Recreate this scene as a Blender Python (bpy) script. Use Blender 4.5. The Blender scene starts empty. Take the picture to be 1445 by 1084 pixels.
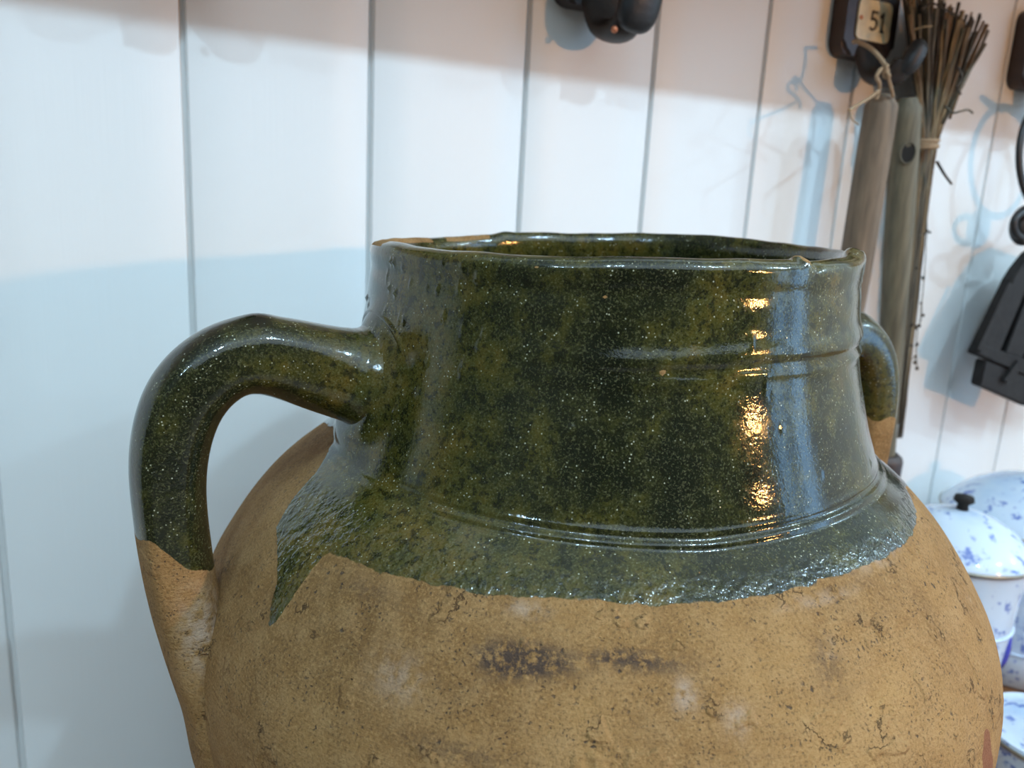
import bpy, bmesh, math, random
import numpy as np
from mathutils import Vector, Matrix, noise

# ------------------------------------------------------------------ camera
F_PX = 1130.0
EYE = np.array([0.0, 0.0, 1.284])
_v = np.array([-267.0, 5018.0, F_PX]); _v /= np.linalg.norm(_v)
_u = np.array([2240.0, (267 * 2240.0 - F_PX * F_PX) / 5018.0, F_PX]); _u /= np.linalg.norm(_u)
_n = np.cross(_u, _v); _n /= np.linalg.norm(_n)
if _n[2] < 0: _n = -_n
ROT = np.array([_u, _n, -_v])                      # image axes (right, down, forward) -> world
S = bpy.context.scene
C = S.collection
cam_data = bpy.data.cameras.new('camera')
cam = bpy.data.objects.new('camera', cam_data); C.objects.link(cam)
cam.matrix_world = Matrix(((ROT[0, 0], -ROT[0, 1], -ROT[0, 2], EYE[0]),
                           (ROT[1, 0], -ROT[1, 1], -ROT[1, 2], EYE[1]),
                           (ROT[2, 0], -ROT[2, 1], -ROT[2, 2], EYE[2]),
                           (0, 0, 0, 1)))
cam_data.sensor_width = 36.0
cam_data.lens = F_PX / 1445.0 * 36.0
cam_data.clip_start = 0.01
cam_data.dof.use_dof = True
cam_data.dof.focus_distance = 0.31
cam_data.dof.aperture_fstop = 12.5
S.camera = cam

def at(px, py, Y):
    """point of the place seen at that pixel of the 1445x1084 photograph, Y metres towards the wall"""
    r = ROT @ np.array([px - 722.5, py - 542.0, F_PX])
    return Vector(r * Y / r[1] + EYE)

# ------------------------------------------------------------------ light
S.view_settings.view_transform = 'Standard'
S.view_settings.look = 'None'
S.view_settings.gamma = 1.0
S.view_settings.use_curve_mapping = False
S.view_settings.exposure = -0.20
world = bpy.data.worlds.new('world'); S.world = world; world.use_nodes = True
world.node_tree.nodes['Background'].inputs[0].default_value = (0.6, 0.8, 1.0, 1)
world.node_tree.nodes['Background'].inputs[1].default_value = 0.05

JAR = Vector((0.2231, 0.3332, 0.820))              # centre of the jar's foot on the bench
RIM_Z = 0.445
AX = Vector((JAR.x, JAR.y, JAR.z + RIM_Z))

def lamp(name, loc, power, col, radius):
    d = bpy.data.lights.new(name, 'POINT'); d.energy = power; d.color = col; d.shadow_soft_size = radius
    o = bpy.data.objects.new(name, d); C.objects.link(o); o.location = loc
    return o
lamp('warm_lamp_light', AX + Vector((0.57, -1.0, 0.17)) * 1.2, 27, (1.0, 0.46, 0.14), 0.024)
# a row of small cool spots on a track that runs along the wall
for _x, _e in ((-1.26, 22), (-0.38, 23), (0.50, 27), (1.38, 25), (2.26, 25)):
    lamp('track_spot_light', EYE + np.array([_x, -0.60, 0.95]), _e, (0.51, 0.79, 1.0), 0.022)
d = bpy.data.lights.new('ambient_fill_light', 'AREA'); d.shape = 'RECTANGLE'; d.size = 3.6; d.size_y = 2.2
d.energy = 50; d.color = (0.66, 0.86, 1.0)          # added broad fill under the ceiling, for soft cool ambient light
o = bpy.data.objects.new('ambient_fill_light', d); C.objects.link(o); o.location = (0.3, -1.9, 2.60)
for _y, _w in ((-1.25, 0.42), (-1.95, 0.42)):      # the two lights of a tall window in the right-hand wall
    d = bpy.data.lights.new('window_light', 'AREA'); d.shape = 'RECTANGLE'; d.size = _w; d.size_y = 1.5
    d.energy = 10; d.color = (0.26, 0.58, 1.0)
    o = bpy.data.objects.new('window_light', d); C.objects.link(o)
    o.location = (2.36, _y, 1.45); o.rotation_euler = (math.radians(90), 0, math.radians(90))

# ------------------------------------------------------------------ helpers
def link(name, me, mat=None, parent=None, kind=None):
    o = bpy.data.objects.new(name, me); C.objects.link(o)
    if mat is not None:
        for m in (mat if isinstance(mat, (list, tuple)) else [mat]): me.materials.append(m)
    if parent is not None: o.parent = parent
    if kind: o['kind'] = kind
    return o
def obj(name, bm, mat=None, parent=None, smooth=True, kind=None, angle=None):
    bmesh.ops.recalc_face_normals(bm, faces=bm.faces)
    me = bpy.data.meshes.new(name); bm.to_mesh(me); bm.free()
    if smooth:
        me.shade_smooth()
        if angle is not None:
            try: me.set_sharp_from_angle(angle=math.radians(angle))
            except Exception: pass
    return link(name, me, mat, parent, kind)
def tag(o, label, cat, group=None):
    o['label'] = label; o['category'] = cat
    if group: o['group'] = group
    return o
def thing(name, label, cat, loc=(0, 0, 0), group=None):
    o = bpy.data.objects.new(name, None); C.objects.link(o); o.location = loc
    o.empty_display_size = 0.02
    return tag(o, label, cat, group)
def shift(bm, v):
    bmesh.ops.translate(bm, verts=bm.verts, vec=v)
def box_bm(bm, lo, hi, bevel=0.0, seg=2):
    r = bmesh.ops.create_cube(bm, size=1.0)
    vs = r['verts']
    lo = Vector(lo); hi = Vector(hi); c = (lo + hi) / 2; s = hi - lo
    for v in vs: v.co = Vector((v.co.x * s.x, v.co.y * s.y, v.co.z * s.z)) + c
    if bevel:
        es = list({e for v in vs for e in v.link_edges})
        bmesh.ops.bevel(bm, geom=es, offset=bevel, segments=seg, affect='EDGES', profile=0.5)
def frame_of(t, up=Vector((0, 0, 1))):
    t = t.normalized()
    if abs(t.dot(up)) > 0.97: up = Vector((0, 1, 0)) if abs(t.y) < 0.9 else Vector((1, 0, 0))
    a = t.cross(up).normalized(); b = a.cross(t).normalized()
    return a, b
def tube(bm, pts, radii, sides=8, cap=True, ry=None, up=Vector((0, 0, 1)), fn=None):
    """swept tube; radii along a, ry along b"""
    pts = [Vector(p) for p in pts]
    if not hasattr(radii, '__len__'): radii = [radii] * len(pts)
    if ry is None: ry = radii
    elif not hasattr(ry, '__len__'): ry = [ry] * len(pts)
    rings = []; pa = None
    for i, p in enumerate(pts):
        t = (pts[min(i + 1, len(pts) - 1)] - pts[max(i - 1, 0)])
        if t.length < 1e-9: t = Vector((0, 0, 1))
        t.normalize()
        if pa is None: a, b = frame_of(t, up)
        else:
            a = (pa - t * pa.dot(t)).normalized(); b = a.cross(t).normalized()
        pa = a
        ring = []
        for k in range(sides):
            ph = 2 * math.pi * k / sides
            m = fn(i, ph) if fn else 1.0
            ring.append(bm.verts.new(p + a * math.cos(ph) * radii[i] * m + b * math.sin(ph) * ry[i] * m))
        rings.append(ring)
    for i in range(len(rings) - 1):
        for k in range(sides):
            bm.faces.new((rings[i][k], rings[i][(k + 1) % sides], rings[i + 1][(k + 1) % sides], rings[i + 1][k]))
    if cap:
        bm.faces.new(rings[0]); bm.faces.new(rings[-1])
    return rings
def spline(pts, n):
    """Catmull-Rom through rows of numbers"""
    P = np.array([list(p) for p in pts], float); out = []
    for i in range(len(P) - 1):
        p0 = P[max(i - 1, 0)]; p1 = P[i]; p2 = P[i + 1]; p3 = P[min(i + 2, len(P) - 1)]
        for k in range(n):
            t = k / n
            out.append(0.5 * ((2 * p1) + (-p0 + p2) * t + (2 * p0 - 5 * p1 + 4 * p2 - p3) * t * t + (-p0 + 3 * p1 - 3 * p2 + p3) * t ** 3))
    out.append(P[-1]); return np.array(out)
def lathe(bm, prof, sides=48, centre=(0, 0, 0)):
    c = Vector(centre); rings = []
    for r, z in prof:
        if r < 1e-6: rings.append([bm.verts.new(c + Vector((0, 0, z)))])
        else: rings.append([bm.verts.new(c + Vector((r * math.cos(2 * math.pi * k / sides), r * math.sin(2 * math.pi * k / sides), z))) for k in range(sides)])
    for a, b in zip(rings, rings[1:]):
        for k in range(sides):
            j = (k + 1) % sides
            if len(a) == 1 and len(b) == 1: continue
            if len(a) == 1: bm.faces.new((a[0], b[j], b[k]))
            elif len(b) == 1: bm.faces.new((a[k], a[j], b[0]))
            else: bm.faces.new((a[k], a[j], b[j], b[k]))
def prism(bm, poly, depth, axis):
    """closed polygon (list of Vectors) extruded by depth*axis"""
    a = [bm.verts.new(p) for p in poly]; b = [bm.verts.new(Vector(p) + axis * depth) for p in poly]
    bm.faces.new(a); bm.faces.new(list(reversed(b)))
    for i in range(len(a)):
        j = (i + 1) % len(a); bm.faces.new((a[i], b[i], b[j], a[j]))

# ------------------------------------------------------------------ materials
class NT:
    def __init__(s, name):
        s.m = bpy.data.materials.new(name); s.m.use_nodes = True
        s.t = s.m.node_tree; s.t.nodes.clear()
        s.out = s.t.nodes.new('ShaderNodeOutputMaterial')
    def n(s, typ, ins=None, **kw):
        nd = s.t.nodes.new(typ)
        for k, v in kw.items(): setattr(nd, k, v)
        for k, v in (ins or {}).items():
            if isinstance(v, bpy.types.NodeSocket): s.t.links.new(v, nd.inputs[k])
            else: nd.inputs[k].default_value = v
        return nd
    def co(s, which='Object'): return s.n('ShaderNodeTexCoord').outputs[which]
    def mapping(s, vec, scale=(1, 1, 1), loc=(0, 0, 0)):
        return s.n('ShaderNodeMapping', {'Vector': vec, 'Scale': scale, 'Location': loc}).outputs[0]
    def noise(s, vec, scale, detail=4, rough=0.55, dist=0.0):
        return s.n('ShaderNodeTexNoise', {'Vector': vec, 'Scale': scale, 'Detail': detail, 'Roughness': rough, 'Distortion': dist}).outputs['Fac']
    def voro(s, vec, scale, feature='F1', out='Distance', rand=1.0):
        return s.n('ShaderNodeTexVoronoi', {'Vector': vec, 'Scale': scale, 'Randomness': rand}, feature=feature).outputs[out]
    def ramp(s, fac, stops, interp='LINEAR'):
        r = s.n('ShaderNodeValToRGB', {'Fac': fac}); cr = r.color_ramp; cr.interpolation = interp
        while len(cr.elements) < len(stops): cr.elements.new(0.5)
        for e, (p, c) in zip(cr.elements, stops):
            e.position = p; e.color = (c, c, c, 1) if not hasattr(c, '__len__') else (*c, 1)
        return r.outputs['Color']
    def math(s, op, a, b=0.0, clamp=False):
        nd = s.t.nodes.new('ShaderNodeMath'); nd.operation = op; nd.use_clamp = clamp
        for i, v in enumerate((a, b)):
            if isinstance(v, bpy.types.NodeSocket): s.t.links.new(v, nd.inputs[i])
            else: nd.inputs[i].default_value = v
        return nd.outputs[0]
    def mix(s, fac, a, b, blend='MIX'):
        nd = s.t.nodes.new('ShaderNodeMix'); nd.data_type = 'RGBA'; nd.blend_type = blend
        for i, v in ((0, fac), (6, a), (7, b)):
            if isinstance(v, bpy.types.NodeSocket): s.t.links.new(v, nd.inputs[i])
            else: nd.inputs[i].default_value = v if i == 0 else ((*v, 1) if len(v) == 3 else v)
        return nd.outputs[2]
    def step(s, v, lo, hi):
        nd = s.n('ShaderNodeMapRange', {'Value': v, 'From Min': lo, 'From Max': hi}); nd.interpolation_type = 'SMOOTHSTEP'
        return nd.outputs[0]
    def bump(s, h, strength, dist, normal=None):
        ins = {'Height': h, 'Strength': strength, 'Distance': dist}
        if normal is not None: ins['Normal'] = normal
        return s.n('ShaderNodeBump', ins).outputs[0]
    def attr(s, name):
        return s.n('ShaderNodeAttribute', attribute_name=name).outputs['Fac']
    def principled(s, **kw):
        ins = {}
        names = dict(color='Base Color', rough='Roughness', metal='Metallic', normal='Normal', ior='IOR', spec='Specular IOR Level', coat='Coat Weight', coatr='Coat Roughness')
        for k, v in kw.items():
            if k == 'color' and not isinstance(v, bpy.types.NodeSocket): v = (*v, 1)
            ins[names[k]] = v
        return s.n('ShaderNodeBsdfPrincipled', ins)
    def done(s, sh):
        s.t.links.new(sh.outputs[0], s.out.inputs[0]); return s.m

def simple(name, col, rough=0.6, var=0.15, scale=60, bump=0.3, bd=0.0005, metal=0.0, stretch=(1, 1, 1), **kw):
    t = NT(name); c = t.mapping(t.co(), stretch)
    nz = t.noise(c, scale, 5)
    lo = tuple(x * (1 - var) for x in col); hi = tuple(min(1, x * (1 + var)) for x in col)
    col_ = t.ramp(nz, [(0.3, lo), (0.7, hi)])
    return t.done(t.principled(color=col_, rough=rough, metal=metal, normal=t.bump(t.noise(c, scale * 3, 4), bump, bd), **kw))

def mat_wall():
    t = NT('white_painted_board'); o = t.co()
    geo = t.n('ShaderNodeNewGeometry').outputs['Position']
    st = t.noise(t.mapping(geo, (60, 60, 1.5)), 4, 4)
    big = t.noise(geo, 3, 2)
    col = t.mix(big, (0.76, 0.765, 0.755), (0.80, 0.80, 0.785))
    spots = t.step(t.voro(t.mapping(geo, (1, 1, 1.6)), 11), 0.045, 0.02)
    keep = t.step(t.noise(geo, 7, 1), 0.52, 0.60)
    fray = t.step(t.noise(geo, 300, 3), 0.42, 0.6)
    col = t.mix(t.math('MULTIPLY', t.math('MULTIPLY', spots, keep), t.math('MULTIPLY', fray, 0.55)), col, (0.40, 0.36, 0.31))
    nrm = t.bump(t.math('ADD', st, t.math('MULTIPLY', big, 2.0)), 0.18, 0.0006)
    return t.done(t.principled(color=col, rough=0.42, normal=nrm))
M_WALL = mat_wall()
M_DARK = simple('dark_room_paint', (0.10, 0.085, 0.07), 0.8)
M_CEIL = simple('ceiling_paint', (0.62, 0.61, 0.58), 0.9)
M_FLOOR = simple('floor_boards', (0.42, 0.36, 0.30), 0.6)

def clay_glaze(t, o):
    """terracotta and glaze, mixed by the attribute 'glaze'"""
    # ---- terracotta
    n1 = t.noise(o, 14, 5, 0.6); n2 = t.noise(o, 90, 5, 0.65); n3 = t.noise(o, 900, 4, 0.7)
    c = t.ramp(n1, [(0.32, (0.215, 0.112, 0.036)), (0.50, (0.320, 0.175, 0.060)), (0.70, (0.42, 0.245, 0.090))])
    c = t.mix(t.step(n2, 0.35, 0.75), c, t.mix(0.5, c, (0.45, 0.28, 0.125)))
    c = t.mix(t.math('MULTIPLY', t.step(n3, 0.50, 0.66), 0.50), c, (0.50, 0.31, 0.13))
    c = t.mix(t.math('MULTIPLY', t.step(n3, 0.47, 0.34), 0.60), c, (0.12, 0.070, 0.030))
    scr = t.noise(t.mapping(o, (3, 3, 60)), 12, 4, 0.6)
    c = t.mix(t.math('MULTIPLY', t.step(scr, 0.55, 0.75), 0.25), c, (0.22, 0.13, 0.06))
    wo = t.n('ShaderNodeVectorMath', {0: o, 1: t.n('ShaderNodeVectorMath', {0: t.n('ShaderNodeTexNoise', {'Vector': o, 'Scale': 420.0, 'Detail': 3.0}).outputs['Color'], 1: (0.0035, 0.0035, 0.0035)}, operation='MULTIPLY').outputs[0]}, operation='ADD').outputs[0]
    pits = t.step(t.voro(wo, 230), 0.20, 0.10)
    pits = t.math('MULTIPLY', pits, t.step(t.noise(o, 55, 2), 0.54, 0.62))
    dots = t.math('MULTIPLY', t.step(t.voro(wo, 520), 0.28, 0.14), t.step(t.noise(o, 70, 2), 0.48, 0.60))
    pits = t.math('MAXIMUM', pits, t.math('MULTIPLY', dots, 0.8))
    c = t.mix(t.math('MULTIPLY', pits, 0.8), c, (0.055, 0.045, 0.04))
    wit = t.step(t.noise(o, 38, 6, 0.7), 0.68, 0.76)
    c = t.mix(t.math('MULTIPLY', wit, 0.35), c, (0.60, 0.48, 0.34))
    # cracks / flakes
    cn = t.noise(o, 46, 6, 0.62)
    cr = t.step(t.math('ABSOLUTE', t.math('SUBTRACT', cn, 0.5)), 0.011, 0.003)
    crm = t.step(t.math('ADD', t.noise(o, 62, 2, 0.5), t.math('MULTIPLY', t.attr('flaky'), 0.08)), 0.60, 0.66)
    cr = t.math('MULTIPLY', cr, crm)
    c = t.mix(t.math('MULTIPLY', cr, 0.6), c, (0.09, 0.05, 0.025))
    # stains from attributes
    soot = t.math('MULTIPLY', t.attr('soot'), t.step(t.noise(o, 300, 6, 0.75), 0.40, 0.54))
    c = t.mix(t.math('MULTIPLY', soot, 0.92), c, (0.055, 0.038, 0.032))
    pale = t.math('MULTIPLY', t.attr('pale'), t.step(t.noise(o, 200, 4), 0.35, 0.6))
    c = t.mix(t.math('MULTIPLY', pale, 0.6), c, (0.56, 0.44, 0.34))
    slip = t.step(t.math('ADD', t.attr('slip'), t.math('MULTIPLY', t.noise(o, 120, 4), 0.5)), 0.70, 0.74)
    c = t.mix(slip, c, (0.26, 0.105, 0.050))
    hb = t.math('ADD', t.math('MULTIPLY', n3, 0.55), t.math('MULTIPLY', n2, 1.1))
    hb = t.math('SUBTRACT', hb, t.math('ADD', t.math('MULTIPLY', cr, 0.9), t.math('MULTIPLY', pits, 0.4)))
    hb = t.math('ADD', hb, t.math('MULTIPLY', scr, 0.4))
    hb = t.math('ADD', hb, t.math('MULTIPLY', t.math('MULTIPLY', t.step(cn, 0.499, 0.506), crm), 0.7))
    c = t.mix(1.0, c, (0.86, 0.82, 0.80), 'MULTIPLY')
    clay = t.principled(color=c, rough=0.85, spec=0.25, normal=t.bump(hb, 0.9, 0.0013))
    # ---- glaze
    g1 = t.noise(t.mapping(o, (1, 1, 0.6)), 13, 4, 0.6); g2 = t.noise(o, 60, 5, 0.7); g3 = t.noise(o, 1100, 3, 0.7)
    g = t.ramp(t.math('ADD', t.math('MULTIPLY', g1, 0.55), t.math('MULTIPLY', g2, 0.45)),
               [(0.41, (0.0085, 0.0105, 0.0045)), (0.48, (0.023, 0.024, 0.0068)), (0.54, (0.052, 0.046, 0.0080)), (0.64, (0.110, 0.072, 0.013))]
)
    g = t.mix(t.math('MULTIPLY', t.step(g3, 0.52, 0.66), 0.55), g, (0.120, 0.115, 0.055))
    g = t.mix(t.math('MULTIPLY', t.step(g3, 0.46, 0.32), 0.65), g, (0.004, 0.007, 0.002))
    g = t.mix(t.math('MULTIPLY', t.step(t.noise(o, 250, 4, 0.7), 0.49, 0.38), 0.7), g, (0.006, 0.008, 0.003))
    sp = t.step(t.voro(o, 520), 0.20, 0.10)
    sp = t.math('MULTIPLY', sp, t.step(t.noise(o, 120, 2), 0.47, 0.60))
    g = t.mix(t.math('MULTIPLY', sp, 0.8), g, (0.46, 0.46, 0.34))  # pale dots: glints of the glaze pits put into the colour
    scab = t.step(t.noise(o, 75, 5, 0.7), 0.71, 0.76)
    g = t.mix(t.math('MULTIPLY', scab, 0.5), g, (0.22, 0.19, 0.09))
    g = t.mix(t.math('MULTIPLY', t.attr('soot'), 0.9), g, (0.006, 0.004, 0.003))
    rough_area = t.attr('peel')
    gh = t.math('ADD', t.math('MULTIPLY', t.noise(o, 420, 3, 0.6), 1.0), t.math('MULTIPLY', t.noise(o, 60, 3), 1.1))
    gh = t.math('ADD', gh, t.math('MULTIPLY', sp, 0.6))
    fine = t.bump(t.math('ADD', gh, t.math('MULTIPLY', t.noise(o, 1300, 2), 0.35)), 0.18, 0.0005)
    peel = t.bump(t.noise(o, 300, 2, 0.5), t.math('MULTIPLY', rough_area, 0.95), 0.0013, fine)
    gr = t.math('ADD', 0.07, t.math('MULTIPLY', t.step(g2, 0.45, 0.75), 0.09))
    glz = t.principled(color=g, rough=gr, ior=1.52, normal=peel)
    # ---- border
    wob = t.math('MULTIPLY', t.math('SUBTRACT', t.noise(o, 110, 4), 0.5), 0.0042)
    sd = t.math('ADD', t.attr('glaze'), wob)
    bm_ = t.step(t.math('ADD', t.math('MULTIPLY', t.attr('bare'), 0.75), t.math('MULTIPLY', t.noise(o, 420, 4, 0.6), 0.5)), 0.62, 0.68)
    mask = t.math('MULTIPLY', t.step(sd, -0.00025, 0.00025), t.math('SUBTRACT', 1.0, bm_))
    mx = t.n('ShaderNodeMixShader', {0: mask, 1: clay.outputs[0], 2: glz.outputs[0]})
    return mx
def mat_jar():
    t = NT('glazed_terracotta'); o = t.co()
    return t.done(clay_glaze(t, o))
M_JAR = mat_jar()

M_IRON = simple('black_iron', (0.010, 0.010, 0.011), 0.45, 0.3, 90, 0.5, 0.0006)
M_IRON2 = simple('sooty_iron', (0.015, 0.0135, 0.013), 0.65, 0.3, 90, 0.6, 0.0008, spec=0.3)
M_BROWN = simple('dark_stained_wood', (0.036, 0.022, 0.020), 0.38, 0.3, 70, 0.4, 0.0005)
M_HOOKB = simple('brown_black_iron', (0.019, 0.012, 0.009), 0.45, 0.4, 90, 0.5, 0.0006)
M_ENAMEL = simple('cream_enamel', (0.72, 0.64, 0.42), 0.3, 0.2, 70, 0.1, 0.0002)
M_INK = simple('black_ink', (0.03, 0.022, 0.018), 0.5)
M_COPPER = simple('copper', (0.55, 0.20, 0.10), 0.4, 0.25, 200, metal=0.6)
M_TWINE = simple('twine', (0.36, 0.24, 0.14), 0.9, 0.3, 900, 0.8, 0.0006)
M_ASH = simple('weathered_handle', (0.150, 0.100, 0.062), 0.7, 0.45, 30, 0.6, 0.0006, stretch=(6, 6, 0.6))
M_ASH2 = simple('grey_green_handle', (0.125, 0.102, 0.062), 0.65, 0.4, 26, 0.6, 0.0006, stretch=(6, 6, 0.5))
M_TWIGS = [simple('twig_bark_%s' % n, c, 0.85, 0.45, 120, 0.8, 0.0006, stretch=(1, 1, 0.15)) for n, c in
           (('tan', (0.19, 0.135, 0.07)), ('grey', (0.115, 0.095, 0.065)), ('dark', (0.045, 0.033, 0.022)), ('brown', (0.14, 0.085, 0.04)), ('straw', (0.26, 0.19, 0.10)))]
M_SHELF = simple('varnished_bench_wood', (0.22, 0.105, 0.045), 0.45, 0.3, 9, 0.3, 0.0005, stretch=(1, 14, 14))
M_BORE = simple('dark_hole', (0.012, 0.010, 0.008), 0.9)  # near-black for shade inside the hole and slots; also colours the knobs
M_SOCKET = simple('rusted_socket', (0.055, 0.038, 0.033), 0.5, 0.3, 60, 0.5, 0.0006, metal=0.3)

def mat_china(name, seed, dens=0.50):
    t = NT(name); o = t.mapping(t.co(), (1, 1, 1), (seed, seed * 2.3, 0.4 * seed))
    a = t.step(t.noise(o, 55, 3, 0.6, 0.8), dens, dens + 0.06)
    b = t.step(t.noise(o, 90, 3, 0.6), 0.50, 0.62)
    wash = t.step(t.noise(o, 20, 3), 0.45, 0.75)
    c = t.mix(t.math('MULTIPLY', wash, 0.45), (0.68, 0.78, 0.87), (0.38, 0.54, 0.78))
    c = t.mix(t.math('MULTIPLY', t.math('MULTIPLY', a, b), 0.85), c, (0.10, 0.17, 0.52))
    c = t.mix(1.0, c, (0.86, 0.88, 0.92), 'MULTIPLY')
    return t.done(t.principled(color=c, rough=0.10, ior=1.5, normal=t.bump(t.noise(o, 60, 2), 0.08, 0.0008)))
M_CHINA = [mat_china('blue_painted_china_%s' % k, s) for k, s in (('speckled', 1.0), ('sprigged', 4.7), ('flowered', 9.1))]
M_BLUE = simple('cobalt_blue', (0.06, 0.07, 0.42), 0.15, 0.3, 90, 0.1)
M_CHROME = simple('dull_rim_metal', (0.28, 0.25, 0.20), 0.35, 0.4, 40, metal=0.6)

# ------------------------------------------------------------------ setting
WY = 0.575                                          # face of the boards
BENCH = JAR.z
def struct_box(name, lo, hi, m):
    bm = bmesh.new(); box_bm(bm, lo, hi); return obj(name, bm, m, smooth=False, kind='structure')
wall = struct_box('wall_back', (-1.7, WY + 0.0058, 0.0), (2.46, WY + 0.06, 2.62), M_WALL)
seams = [0.0534 - 0.1203 * k for k in range(15, 0, -1)] + [0.0534, 0.175, 0.297, 0.4145, 0.533, 0.6465, 0.757, 0.8693] + [0.8693 + 0.118 * k for k in range(1, 14)]
seams = [s for s in seams if -1.7 < s < 2.44]
def board(x0, x1, idx):
    g = 0.0019; ch = 0.0014; th = 0.0145
    y0 = WY; y1 = WY + 0.0060
    bm = bmesh.new()
    prof = [(x0 + g, y1), (x0 + g, y0 + ch), (x0 + g + ch * 0.3, y0 + ch * 0.3), (x0 + g + ch, y0), (x0 + g + 0.03, y0 - 0.0002), ((x0 + x1) / 2, y0 - 0.0003),
            (x1 - g - 0.03, y0 - 0.0002), (x1 - g - ch, y0), (x1 - g - ch * 0.3, y0 + ch * 0.3), (x1 - g, y0 + ch), (x1 - g, y1)]
    prism(bm, [Vector((a, b, 0.001)) for a, b in prof], 2.598, Vector((0, 0, 1)))
    return obj('board', bm, M_WALL, wall, smooth=True, angle=50)
for i in range(len(seams) - 1): board(seams[i], seams[i + 1], i)
struct_box('floor', (-1.7, -3.2, -0.05), (2.46, WY + 0.06, 0.0), M_FLOOR)
struct_box('ceiling', (-1.7, -3.2, 2.62), (2.46, WY + 0.06, 2.67), M_CEIL)
struct_box('wall_left', (-1.75, -3.2, 0.0), (-1.7, WY + 0.06, 2.62), M_DARK)
struct_box('wall_front', (-1.7, -3.25, 0.0), (2.46, -3.2, 2.62), M_DARK)
struct_box('wall_right', (2.46, -3.2, 0.0), (2.51, WY + 0.06, 2.62), M_WALL)

# bench all the pots stand on
bench = thing('bench', 'long varnished brown wooden bench top along the white boarded wall', 'bench', (0.5, 0.2, 0))
def bpart(name, lo, hi, m, bev=0.003):
    bm = bmesh.new(); box_bm(bm, lo, hi, bev); shift(bm, Vector((-0.5, -0.2, 0))); return obj(name, bm, m, bench, smooth=False)
bpart('worktop', (-0.6, -0.03, BENCH - 0.035), (1.75, WY - 0.002, BENCH), M_SHELF)
for x in (-0.5, 1.65):
    for y in (0.03, 0.50): bpart('leg', (x - 0.03, y - 0.03, 0.0), (x + 0.03, y + 0.03, BENCH - 0.035), M_SHELF)

# shelf over the row of hooks
SH_Y = 0.378; SH_Z = EYE[2] + 0.2385
shelf = thing('hat_shelf', 'white painted hat shelf fixed above the row of black hooks', 'shelf', (0.4, WY, SH_Z))
bm = bmesh.new(); box_bm(bm, (-1.5, SH_Y, SH_Z), (1.9, WY - 0.0005, SH_Z + 0.02), 0.002); shift(bm, -Vector((0.4, WY, SH_Z)))
obj('shelf_board', bm, M_WALL, shelf, smooth=False)
for x in (-0.9, 1.45):
    bm = bmesh.new()
    prism(bm, [Vector((x, WY - 0.0005, SH_Z)), Vector((x, WY - 0.0005, SH_Z - 0.10)), Vector((x, WY - 0.02, SH_Z - 0.09)), Vector((x, SH_Y + 0.02, SH_Z - 0.012)), Vector((x, SH_Y + 0.02, SH_Z))], 0.018, Vector((1, 0, 0)))
    shift(bm, -Vector((0.4, WY, SH_Z))); obj('bracket', bm, M_WALL, shelf, smooth=False)

# ------------------------------------------------------------------ the jar
PI2 = 2 * math.pi
rng = np.random.RandomState(4)
OUT = [(-0.0012, 0.1135), (-0.0035, 0.1150), (-0.008, 0.1151), (-0.014, 0.1152), (-0.022, 0.1157), (-0.034, 0.1172), (-0.047, 0.1195), (-0.062, 0.1235), (-0.074, 0.1270), (-0.083, 0.1302),
       (-0.0880, 0.1318), (-0.0905, 0.1342), (-0.0945, 0.1388), (-0.1000, 0.1465), (-0.109, 0.1570), (-0.119, 0.1665), (-0.131, 0.1755), (-0.143, 0.1830), (-0.153, 0.1885), (-0.164, 0.1927),
       (-0.173, 0.1947), (-0.182, 0.1958), (-0.200, 0.1958), (-0.225, 0.1925), (-0.26, 0.184), (-0.31, 0.167), (-0.36, 0.144), (-0.40, 0.124), (-0.428, 0.113), (-0.440, 0.109), (-0.4446, 0.104), (-0.445, 0.09), (-0.442, 0.0)]
INN = [(-0.430, 0.0), (-0.428, 0.095), (-0.36, 0.134), (-0.26, 0.171), (-0.195, 0.1825), (-0.15, 0.174), (-0.115, 0.148), (-0.095, 0.126), (-0.080, 0.117), (-0.05, 0.1105), (-0.02, 0.1065), (-0.008, 0.1050), (-0.003, 0.1058), (-0.0004, 0.1078), (0.0, 0.1105)]
def resample(P, step_fn):
    Q = spline(P, 12); out = [Q[0]]
    acc = 0
    for a, b in zip(Q, Q[1:]):
        acc += np.hypot(*(b - a))
        if acc >= step_fn(b[0]): out.append(b); acc = 0
    out.append(Q[-1]); return np.array(out)
prof_in = resample(INN, lambda h: 0.0012 if h > -0.006 else (0.004 if h > -0.1 else 0.014))
prof_out = resample(OUT, lambda h: 0.0009 if h > -0.006 else (0.00125 if h > -0.235 else 0.012))
prof = np.vstack([prof_in, prof_out])
is_out = np.concatenate([np.zeros(len(prof_in)), np.ones(len(prof_out))])
NT_ = 1080
th = np.arange(NT_) / NT_ * PI2
deg = np.degrees(th)
def cyc(tab, d=deg):
    T = sorted((a % 360, b) for a, b in tab)
    a = np.array([T[-1][0] - 360] + [x[0] for x in T] + [T[0][0] + 360]); b = np.array([T[-1][1]] + [x[1] for x in T] + [T[0][1]])
    return np.interp(d, a, b)
RIM = cyc([(134, -.0018), (110, -.0014), (94, .0008), (86, .0025), (70, .0029), (48, .0053), (25, .0072), (13, .0066), (354, .0059), (334, .0054), (318, .0055), (303, .0048), (281, .0038), (262, .004), (241, .0029), (223, .0011), (214, .0007), (195, 0), (183, .0006), (160, -.0008)])
k = np.ones(21) / 21
RIM = np.convolve(np.concatenate([RIM[-10:], RIM, RIM[:10]]), k, 'valid')
RINGH = cyc([(150, -.0915), (201, -.0918), (223, -.0931), (239, -.0935), (254, -.0938), (270, -.0915), (290, -.0888), (307, -.0887), (0, -.089), (80, -.090)])
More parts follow.
